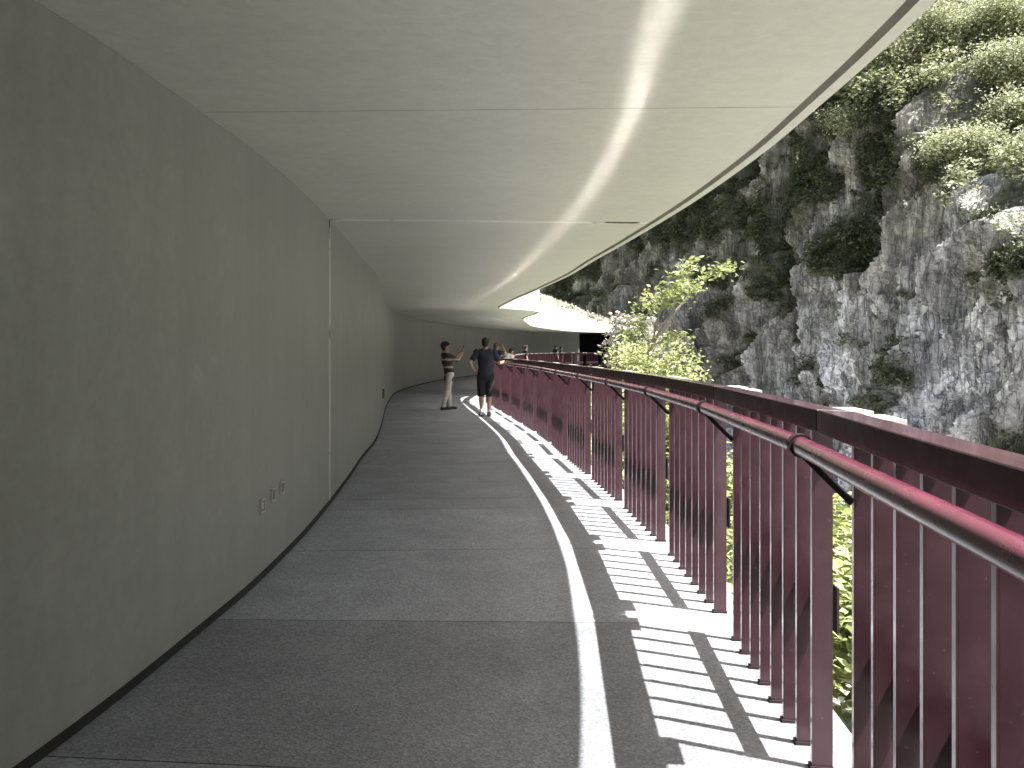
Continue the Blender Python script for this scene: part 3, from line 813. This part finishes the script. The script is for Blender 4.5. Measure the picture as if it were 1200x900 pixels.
gv, gf = blade_mesh(bl2, .1, .4, .06); tag(np_mesh('roof_grass', gv, gf, M['grass']), kind='stuff')
bs = np.array(blades+bl2); bs = bs[rng.choice(len(bs), 520)]
pts = clump_points(bs+np.array([0, 0, .15]), rng.uniform(.15, .5, len(bs)), np.full(len(bs), 34))
LV, LF = leaf_quads(pts, rng.uniform(.06, .13, len(pts)), up=.6)
tag(np_mesh('roof_ground_cover', LV, LF, M['leaf_dry']), kind='stuff')
# rocky shoulder that carries the far roof beside the tunnel mouth
u_, v_ = np.meshgrid(np.linspace(0, 2*math.pi, 60), np.linspace(0.02, math.pi*.62, 30), indexing='ij')
S = np.stack([np.cos(u_)*np.sin(v_), np.sin(u_)*np.sin(v_), np.cos(v_)], 2).reshape(-1, 3)
S *= (1+.28*fbm(S*2.2, 4, 55)+.10*(cells(S*3.5, 5)[0]-.5))[:, None]
S = S*np.array([2.6, 3.4, 4.6])+np.array([11.6, 63.5, -1.0])
jj = np.arange(59)[:, None]*30+np.arange(29)[None, :]
rk = np_mesh('rock_outcrop', S, np.stack([jj, jj+30, jj+31, jj+1], 2).reshape(-1, 4), M['rock']); tag(rk, 'grey rock outcrop beside the dark tunnel mouth at the end of the walkway', 'rock')

# ------------------------------------------------------------------ people
def ring_tube(bm, pts, rads, side=(1, 0, 0), n=14):
    """tube with elliptical rings: rads list of (a,b) a along `side`"""
    pts = [Vector(p) for p in pts]; rings = []
    side = Vector(side)
    P2_, R2_ = [], []
    t0 = (pts[1]-pts[0]).normalized(); t1 = (pts[-1]-pts[-2]).normalized()
    r0 = rads[0] if hasattr(rads[0], '__len__') else (rads[0],)*2; r1 = rads[-1] if hasattr(rads[-1], '__len__') else (rads[-1],)*2
    def cap(c, t, r, sgn):
        m_ = min(r)
        return [(c+t*sgn*m_*.98, tuple(x*.22 for x in r)), (c+t*sgn*m_*.72, tuple(x*.68 for x in r)), (c+t*sgn*m_*.38, tuple(x*.92 for x in r))]
    seq = cap(pts[0], t0, r0, -1) + [(p_, r if hasattr(r, '__len__') else (r, r)) for p_, r in zip(pts, rads)] + cap(pts[-1], t1, r1, 1)[::-1]
    C = [q[0] for q in seq]
    for i, (c, r) in enumerate(seq):
        t = (C[min(i+1, len(C)-1)]-C[max(i-1, 0)]).normalized()
        s_ = side-t*side.dot(t)
        if s_.length < .05: s_ = Vector((0, 1, 0))-t*t.y
        s_.normalize(); b_ = t.cross(s_)
        rings.append([bm.verts.new(c+s_*r[0]*math.cos(2*math.pi*k/n)+b_*r[1]*math.sin(2*math.pi*k/n)) for k in range(n)])
    for a, b_ in zip(rings, rings[1:]):
        for k in range(n): bm.faces.new((a[k], a[(k+1) % n], b_[(k+1) % n], b_[k]))
    bm.faces.new(rings[0][::-1]); bm.faces.new(rings[-1])
def ellipsoid(bm, c, r, M3=None, n=16):
    m_ = Matrix.Translation(c) @ (M3.to_4x4() if M3 else Matrix.Identity(4)) @ Matrix.Diagonal((*r, 1))
    bmesh.ops.create_uvsphere(bm, u_segments=n, v_segments=n//2+2, radius=1, matrix=m_)
def fuse(bm, name, material, parent, voxel=.012, sm=4):
    bmesh.ops.recalc_face_normals(bm, faces=bm.faces[:])
    me = bpy.data.meshes.new(name); bm.to_mesh(me); bm.free()
    o = bpy.data.objects.new(name, me); col.objects.link(o)
    md = o.modifiers.new('r', 'REMESH'); md.mode = 'VOXEL'; md.voxel_size = voxel; md.use_smooth_shade = True
    s_ = o.modifiers.new('s', 'SMOOTH'); s_.iterations = sm; s_.factor = .5
    dg = bpy.context.evaluated_depsgraph_get(); ev = o.evaluated_get(dg)
    nm = bpy.data.meshes.new_from_object(ev); nm.name = name
    o.modifiers.clear(); o.data = nm; bpy.data.meshes.remove(me)
    nm.materials.clear(); nm.materials.append(material)
    for p_ in nm.polygons: p_.use_smooth = True
    o.parent = parent
    return o
SKIN = simple('skin', (.40, .23, .155), .5, var=.08, scale=8)
HAIR = simple('black_hair', (.012, .010, .009), .45, var=.3, scale=40, bmp=.4)
def cloth(name, c): return simple(name, c, .85, var=.15, scale=14, bmp=.15)
m, nt, b = mat('striped_knit')
v = coords(nt); sp = nt.nodes.new('ShaderNodeSeparateXYZ'); nt.links.new(v, sp.inputs[0])
fr = nt.nodes.new('ShaderNodeMath'); fr.operation = 'MULTIPLY'; fr.inputs[1].default_value = 5.2; nt.links.new(sp.outputs['Z'], fr.inputs[0])
wn = nt.nodes.new('ShaderNodeMath'); wn.operation = 'FRACT'; nt.links.new(fr.outputs[0], wn.inputs[0])
r = ramp(nt, wn.outputs[0], [(0, (.035, .028, .022)), (.42, (.05, .035, .025)), (.45, (.40, .36, .27)), (.66, (.40, .36, .27)), (.69, (.11, .07, .045)), (1, (.035, .028, .022))])
nt.links.new(r.outputs[0], b.inputs['Base Color']); b.inputs['Roughness'].default_value = .9
STRIPE = m
def lerp(a, b_, f): return Vector(a)*(1-f)+Vector(b_)*f
def person(label, loc, yaw, J, top, sleeve, legs, leg_to, h=1.71, hairm=HAIR, hat=None, shoes=(.03, .03, .032), voxel=.011, tuck=.0, long_hair=False, finger_curl=.6, sock=None):
    """J: joint overrides in local coords (x right, y forward, z up) for a 1.72 m body"""
    k = h/1.72
    D = dict(pelvis=(0, 0, .94), waist=(0, 0, 1.08), chest=(0, .0, 1.28), neck=(0, 0, 1.46), head=(0, .02, 1.60), face=(0, 1, 0),
             shL=(-.185, 0, 1.40), shR=(.185, 0, 1.40), elL=(-.25, -.02, 1.12), elR=(.25, -.02, 1.12), wrL=(-.26, .06, .88), wrR=(.26, .06, .88),
             haL=(-.26, .09, .80), haR=(.26, .09, .80), hipL=(-.09, 0, .90), hipR=(.09, 0, .90), knL=(-.10, .02, .50), knR=(.10, .02, .50),
             anL=(-.11, -.02, .085), anR=(.11, -.02, .085), toeL=(-.13, .13, .03), toeR=(.13, .13, .03))
    D.update(J); D = {q: Vector(v_) for q, v_ in D.items()}
    o = empty('person', loc, yaw); o.scale = (k, k, k); tag(o, label, 'person')
    bm = bmesh.new()
    side = (D['shR']-D['shL']).normalized()
    ring_tube(bm, [D['pelvis']+Vector((0, 0, -.05)), D['pelvis'], D['waist'], D['chest'], lerp(D['chest'], D['neck'], .55), D['neck']],
              [(.15, .105), (.162, .115), (.135, .095), (.165, .115), (.15, .085), (.062, .06)], side)
    hd = D['head']; fc = D['face'].normalized()
    ring_tube(bm, [lerp(D['chest'], D['neck'], .8), D['neck'], lerp(D['neck'], hd, .6)], [.075, .058, .056], side)
    rt_ = fc.cross(Vector((0, 0, 1))).normalized(); up_ = rt_.cross(fc)
    M3 = Matrix((rt_, fc, up_)).transposed()
    ellipsoid(bm, hd+up_*.025, (.076, .095, .098), M3); ellipsoid(bm, hd+fc*.022-up_*.045, (.058, .066, .070), M3)
    ellipsoid(bm, hd+fc*.098-up_*.008, (.014, .020, .022), M3, 8); ellipsoid(bm, hd+fc*.082-up_*.055, (.026, .012, .010), M3, 8)
    for s_ in (-1, 1): ellipsoid(bm, hd+rt_*s_*.078-up_*.005, (.010, .018, .030), M3, 8)
    for sd_ in 'LR':
        sh, el, wr, ha = D['sh'+sd_], D['el'+sd_], D['wr'+sd_], D['ha'+sd_]
        ring_tube(bm, [lerp(D['neck'], sh, .1)-Vector((0, 0, .01)), lerp(D['neck'], sh, .6)-Vector((0, 0, .02)), sh], [.045, .052, .058], side)
        ring_tube(bm, [lerp(D['chest'], sh, .6), sh, lerp(sh, el, .5), el, lerp(el, wr, .35), wr], [.06, .056, .047, .039, .040, .027], side)
        hv = (ha-wr).normalized(); pn = hv.cross(side); pn = pn.normalized() if pn.length > .1 else Vector((0, 0, 1))
        cr_ = hv.cross(pn).normalized()
        palm = wr+hv*.045; M4 = Matrix((cr_, hv, pn)).transposed()
        ellipsoid(bm, palm, (.040, .052, .017), M4, 10)
        for q, ln in zip((-.030, -.010, .010, .029), (.062, .072, .068, .052)):
            b0 = palm+cr_*q+hv*.035; b1 = b0+hv*ln*.5; b2 = b1+(hv*.6-pn*finger_curl).normalized()*ln*.5
            ring_tube(bm, [b0, b1, b2], [.0105, .0095, .008], cr_, 8)
        in_ = -1 if (cr_.dot(side)*(1 if sd_ == 'R' else -1)) > 0 else 1
        ring_tube(bm, [palm+cr_*in_*.03-hv*.015, palm+cr_*in_*.052+hv*.015, palm+cr_*in_*.058+hv*.045], [.013, .011, .009], pn, 8)
        hp, kn, an, to = D['hip'+sd_], D['kn'+sd_], D['an'+sd_], D['toe'+sd_]
        ring_tube(bm, [hp, lerp(hp, kn, .45), kn, lerp(kn, an, .30), lerp(kn, an, .7), an], [.088, .074, .052, .056, .042, .034], side)
        ring_tube(bm, [an+Vector((0, -.02, -.03)), lerp(an, to, .5)-Vector((0, 0, .015)), to], [.035, (.04, .03), (.038, .022)], side)
    body = fuse(bm, 'body', SKIN, o, voxel, 2)
    # top
    bm = bmesh.new()
    ring_tube(bm, [D['pelvis']+Vector((0, 0, -.03+tuck)), D['pelvis']+Vector((0, 0, .06)), D['waist'], D['chest'], lerp(D['chest'], D['neck'], .58), lerp(D['chest'], D['neck'], .84)],
              [(.178, .13), (.172, .125), (.158, .118), (.186, .132), (.168, .102), (.08, .07)], side, 18)
    for sd_ in 'LR':
        sh, el, wr = D['sh'+sd_], D['el'+sd_], D['wr'+sd_]
        ring_tube(bm, [lerp(D['neck'], sh, .25)-Vector((0, 0, .03)), lerp(D['neck'], sh, .65)-Vector((0, 0, .02)), sh], [.080, .088, .090], side)
        if sleeve <= 1: ring_tube(bm, [lerp(D['chest'], sh, .65), sh, lerp(sh, el, .5*sleeve), lerp(sh, el, sleeve)], [.075, .071, .066, .064], side)
        else: ring_tube(bm, [lerp(D['chest'], sh, .65), sh, lerp(sh, el, .5), el, lerp(el, wr, sleeve-1)], [.075, .071, .062, .055, .047], side)
    fuse(bm, 'shirt', top, o, voxel, 3)
    # trousers or shorts
    bm = bmesh.new()
    ring_tube(bm, [D['pelvis']+Vector((0, 0, -.08)), D['pelvis'], D['pelvis']+Vector((0, 0, .07))], [(.165, .122), (.173, .125), (.155, .112)], side, 18)
    for sd_ in 'LR':
        hp, kn, an = D['hip'+sd_], D['kn'+sd_], D['an'+sd_]
        if leg_to <= 1: ring_tube(bm, [hp, lerp(hp, kn, .5), lerp(hp, kn, leg_to)], [.105, .097, .090], side)
        else: ring_tube(bm, [hp, lerp(hp, kn, .5), kn, lerp(kn, an, .35), lerp(kn, an, leg_to-1)], [.102, .088, .068, .066, .055], side)
    fuse(bm, 'shorts' if leg_to <= 1 else 'trousers', legs, o, voxel, 3)
    for sd_ in 'LR':
        bm = bmesh.new(); an, to = D['an'+sd_], D['toe'+sd_]
        ring_tube(bm, [an+Vector((0, -.035, -.045)), lerp(an, to, .45)+Vector((0, 0, -.012)), to+Vector((0, .02, .004))], [(.042, .042), (.046, .038), (.044, .026)], side)
        ring_tube(bm, [an+Vector((0, -.01, .0)), an+Vector((0, 0, -.04))], [.042, .045], side)
        fuse(bm, 'shoe', cloth('shoe_cloth', shoes), o, .009, 1)
        if sock:
            bm = bmesh.new(); ring_tube(bm, [an+Vector((0, 0, .005)), an+Vector((0, 0, .05))], [.041, .041], side); fuse(bm, 'sock', cloth('sock_cloth', sock), o, .009, 1)
    # hair
    bm = bmesh.new()
    ellipsoid(bm, hd+up_*.045-fc*.022, (.086, .098, .092), M3)
    ellipsoid(bm, hd-fc*.045-up_*.005, (.076, .062, .085), M3)
    for a in np.linspace(0, 2*math.pi, 10)[:-1]:
        ellipsoid(bm, hd+up_*.09+(rt_*math.cos(a)+fc*math.sin(a))*.055-fc*.02, (.032, .032, .024), M3, 8)
    if long_hair: ring_tube(bm, [hd-fc*.05, hd-fc*.075-up_*.10, hd-fc*.07-up_*.19], [(.075, .05), (.07, .045), (.05, .03)], rt_)
    fuse(bm, 'hair', hairm, o, .010, 2)
    for s_ in (-1, 1):
        bm = bmesh.new(); ellipsoid(bm, hd+rt_*s_*.031+fc*.088+up_*.018, (.012, .007, .006), M3, 8)
        fuse(bm, 'eye', HAIR, o, .004, 0)
    if hat is not None:
        bm = bmesh.new()
        ellipsoid(bm, hd+up_*.075-fc*.005, (.096, .112, .082), M3); ellipsoid(bm, hd+up_*.065+fc*.0, (.125, .150, .020), M3)
        fuse(bm, 'hat', hat, o, .010, 2)
    return o
def held(name, label, cat, person_o, p, size, yaw, material, lens=True):
    """phone or camera, standing in world space at a hand"""
    bpy.context.view_layer.update()
    w_ = person_o.matrix_world @ Vector(p)
    o = empty(name, tuple(w_), yaw); tag(o, label, cat)
    MB().box(-size[0]/2, size[0]/2, -size[1]/2, size[1]/2, -size[2]/2, size[2]/2).build('case', material, o, bevel=.003)
    if lens: MB().tube([(0, size[1]/2, size[2]*.2), (0, size[1]/2+.012, size[2]*.2)], min(size[0], size[2])*.22, 12).build('lens', M['plastic_dark'], o)
    return o
G = lambda px, Y: (px-600)*Y/970
navy = cloth('navy_cotton', (.016, .020, .034)); black = cloth('black_cotton', (.011, .011, .014)); white = cloth('white_cotton', (.72, .72, .74))
pale = cloth('pale_trousers', (.50, .47, .42)); grey = cloth('dark_grey_cotton', (.03, .03, .034))
# man in navy, back to us, left hand on hip, right hand on the rail
pm = person('man seen from behind in a navy T-shirt and black knee shorts, hand on hip', (G(569, 18.0), 18.0, 0), R(4),
       dict(elL=(-.345, -.10, 1.17), wrL=(-.245, -.03, 1.00), haL=(-.18, .02, .98), elR=(.315, .04, 1.16), wrR=(.43, .20, 1.20), haR=(.50, .26, 1.19),
            knL=(-.095, .02, .50), knR=(.085, .03, .50), anL=(-.085, -.04, .085), anR=(.075, .02, .085), toeL=(-.11, .11, .03), toeR=(.10, .16, .03), face=(.15, 1, -.1)),
       navy, .62, black, 1.0, h=1.71, sock=(.6, .6, .62), shoes=(.09, .09, .095))
# standing left, facing right, raising a phone
pl = person('person in a brown striped top, pale trousers and black hat, holding up a phone', (G(524, 20.0), 20.0, 0), R(-72),
       dict(pelvis=(0, .05, .93), waist=(0, .02, 1.07), chest=(0, -.02, 1.26), neck=(0, -.05, 1.43), head=(0, -.04, 1.565), face=(0, 1, .18),
            shL=(-.175, -.03, 1.375), shR=(.175, -.03, 1.375), elL=(-.19, .20, 1.26), elR=(.19, .22, 1.24), wrL=(-.07, .37, 1.44), wrR=(.08, .37, 1.42), haL=(-.05, .40, 1.52), haR=(.06, .40, 1.50),
            hipL=(-.09, .05, .89), hipR=(.09, .05, .89), knL=(-.09, .06, .48), knR=(.09, -.02, .48), anL=(-.10, .08, .085), anR=(.10, -.13, .085), toeL=(-.11, .24, .03), toeR=(.11, .03, .03)),
       STRIPE, 1.15, pale, 1.95, h=1.66, hat=black, shoes=(.03, .03, .03), tuck=-.13)
held('phone', 'dark phone held up at face height by the person in the striped top', 'phone', pl, (0, .42, 1.53), (.075, .010, .155), R(-72), M['plastic_dark'])
# behind the man, arms raised with a camera
pc_ = person('person in black behind the man in navy, raising both arms to hold a camera', (G(581, 27.2), 27.2, 0), R(-35),
       dict(elL=(-.26, .22, 1.40), elR=(.28, .20, 1.40), wrL=(-.09, .26, 1.60), wrR=(.11, .26, 1.60), haL=(-.05, .27, 1.66), haR=(.07, .27, 1.66), face=(0, 1, 0)),
       black, .5, grey, 1.9, h=1.66, hairm=simple('grey_brown_hair', (.05, .04, .035), .5))
held('camera', 'small dark camera held up by the person in black behind the man in navy', 'camera', pc_, (.01, .30, 1.66), (.11, .05, .07), R(-35), M['plastic_dark'])
# leaning on the rail in white
person('person in a white shirt leaning forward over the railing on folded arms', (G(598, 29.6)-.42, 29.6, 0), R(-82),
       dict(pelvis=(0, -.02, .92), waist=(0, .10, 1.05), chest=(0, .27, 1.20), neck=(0, .40, 1.32), head=(.0, .48, 1.43), face=(-.3, .8, -.5),
            shL=(-.19, .33, 1.29), shR=(.19, .33, 1.29), elL=(-.27, .52, 1.24), elR=(.27, .50, 1.24), wrL=(-.06, .62, 1.30), wrR=(.05, .60, 1.31), haL=(.03, .63, 1.30), haR=(-.04, .62, 1.31)),
       white, .9, grey, 1.9, h=1.66)
person('person in dark clothes and a black hat beside the one in white at the railing', (G(616, 44.0), 44.0, 0), R(-75),
       dict(), black, .7, grey, 1.9, h=1.68, hat=black, voxel=.018)
person('taller of the two far people in dark clothes before the pale wall', (G(651, 55.5), 55.5, 0), R(-60), dict(), grey, .7, black, 1.9, h=1.74, voxel=.018)
person('shorter of the two far people in dark clothes before the pale wall', (G(657.5, 56.5), 56.5, 0), R(-100), dict(), black, .7, grey, 1.9, h=1.66, voxel=.018)
# scrap of paper on the floor near the striped person
pp = np_mesh('paper_scrap', np.array([(-.05, -.03, 0), (.05, -.035, .004), (.055, .03, .012), (-.045, .04, .003), (-.05, -.03, -.0015), (.05, -.035, .0025), (.055, .03, .0105), (-.045, .04, .0015)]),
             np.array([(0, 1, 2, 3), (7, 6, 5, 4), (0, 4, 5, 1), (1, 5, 6, 2), (2, 6, 7, 3), (3, 7, 4, 0)]), M['plastic'], loc=(G(532.5, 19.6), 19.6, .004))
tag(pp, 'small white scrap of paper lying on the floor by the striped person', 'paper')

# ------------------------------------------------------------------ light, sky, camera
SUN = Vector((.912, -.41, 0)).normalized(); EL = R(64.0)
sd_ = bpy.data.lights.new('sun', 'SUN'); sd_.energy = 5.0; sd_.angle = R(.53); sd_.color = (1.0, .975, .94)
so = bpy.data.objects.new('sun', sd_); link(so)
dirv = Vector((SUN.x*math.cos(EL), SUN.y*math.cos(EL), math.sin(EL)))
so.rotation_euler = dirv.to_track_quat('Z', 'Y').to_euler()
wd = bpy.data.worlds.new('World'); sc.world = wd; wd.use_nodes = True
nt = wd.node_tree; bg = nt.nodes['Background']
sky = nt.nodes.new('ShaderNodeTexSky'); sky.sky_type = 'NISHITA'; sky.sun_disc = False
sky.sun_elevation = EL; sky.sun_rotation = math.atan2(SUN.x, SUN.y); sky.dust_density = 6.0; sky.ozone_density = .4; sky.air_density = .8
nt.links.new(sky.outputs[0], bg.inputs[0]); bg.inputs[1].default_value = .085
cd = bpy.data.cameras.new('camera'); cam = bpy.data.objects.new('camera', cd); link(cam)
cam.location = (0, 0, 1.45); cam.rotation_euler = (R(90), 0, 0)
cd.sensor_width = 36; cd.lens = 36*970/1200; cd.shift_y = -40/1200; cd.clip_start = .05; cd.clip_end = 1000
sc.camera = cam
sc.view_settings.view_transform = 'Standard'; sc.view_settings.look = 'None'
sc.view_settings.exposure = 2.02; sc.view_settings.gamma = 1
sc.cycles.use_denoising = True
sc.cycles.max_bounces = 10; sc.cycles.diffuse_bounces = 6; sc.cycles.glossy_bounces = 4
sc.cycles.caustics_reflective = True; sc.cycles.sample_clamp_indirect = 0; sc.cycles.blur_glossy = 0.0
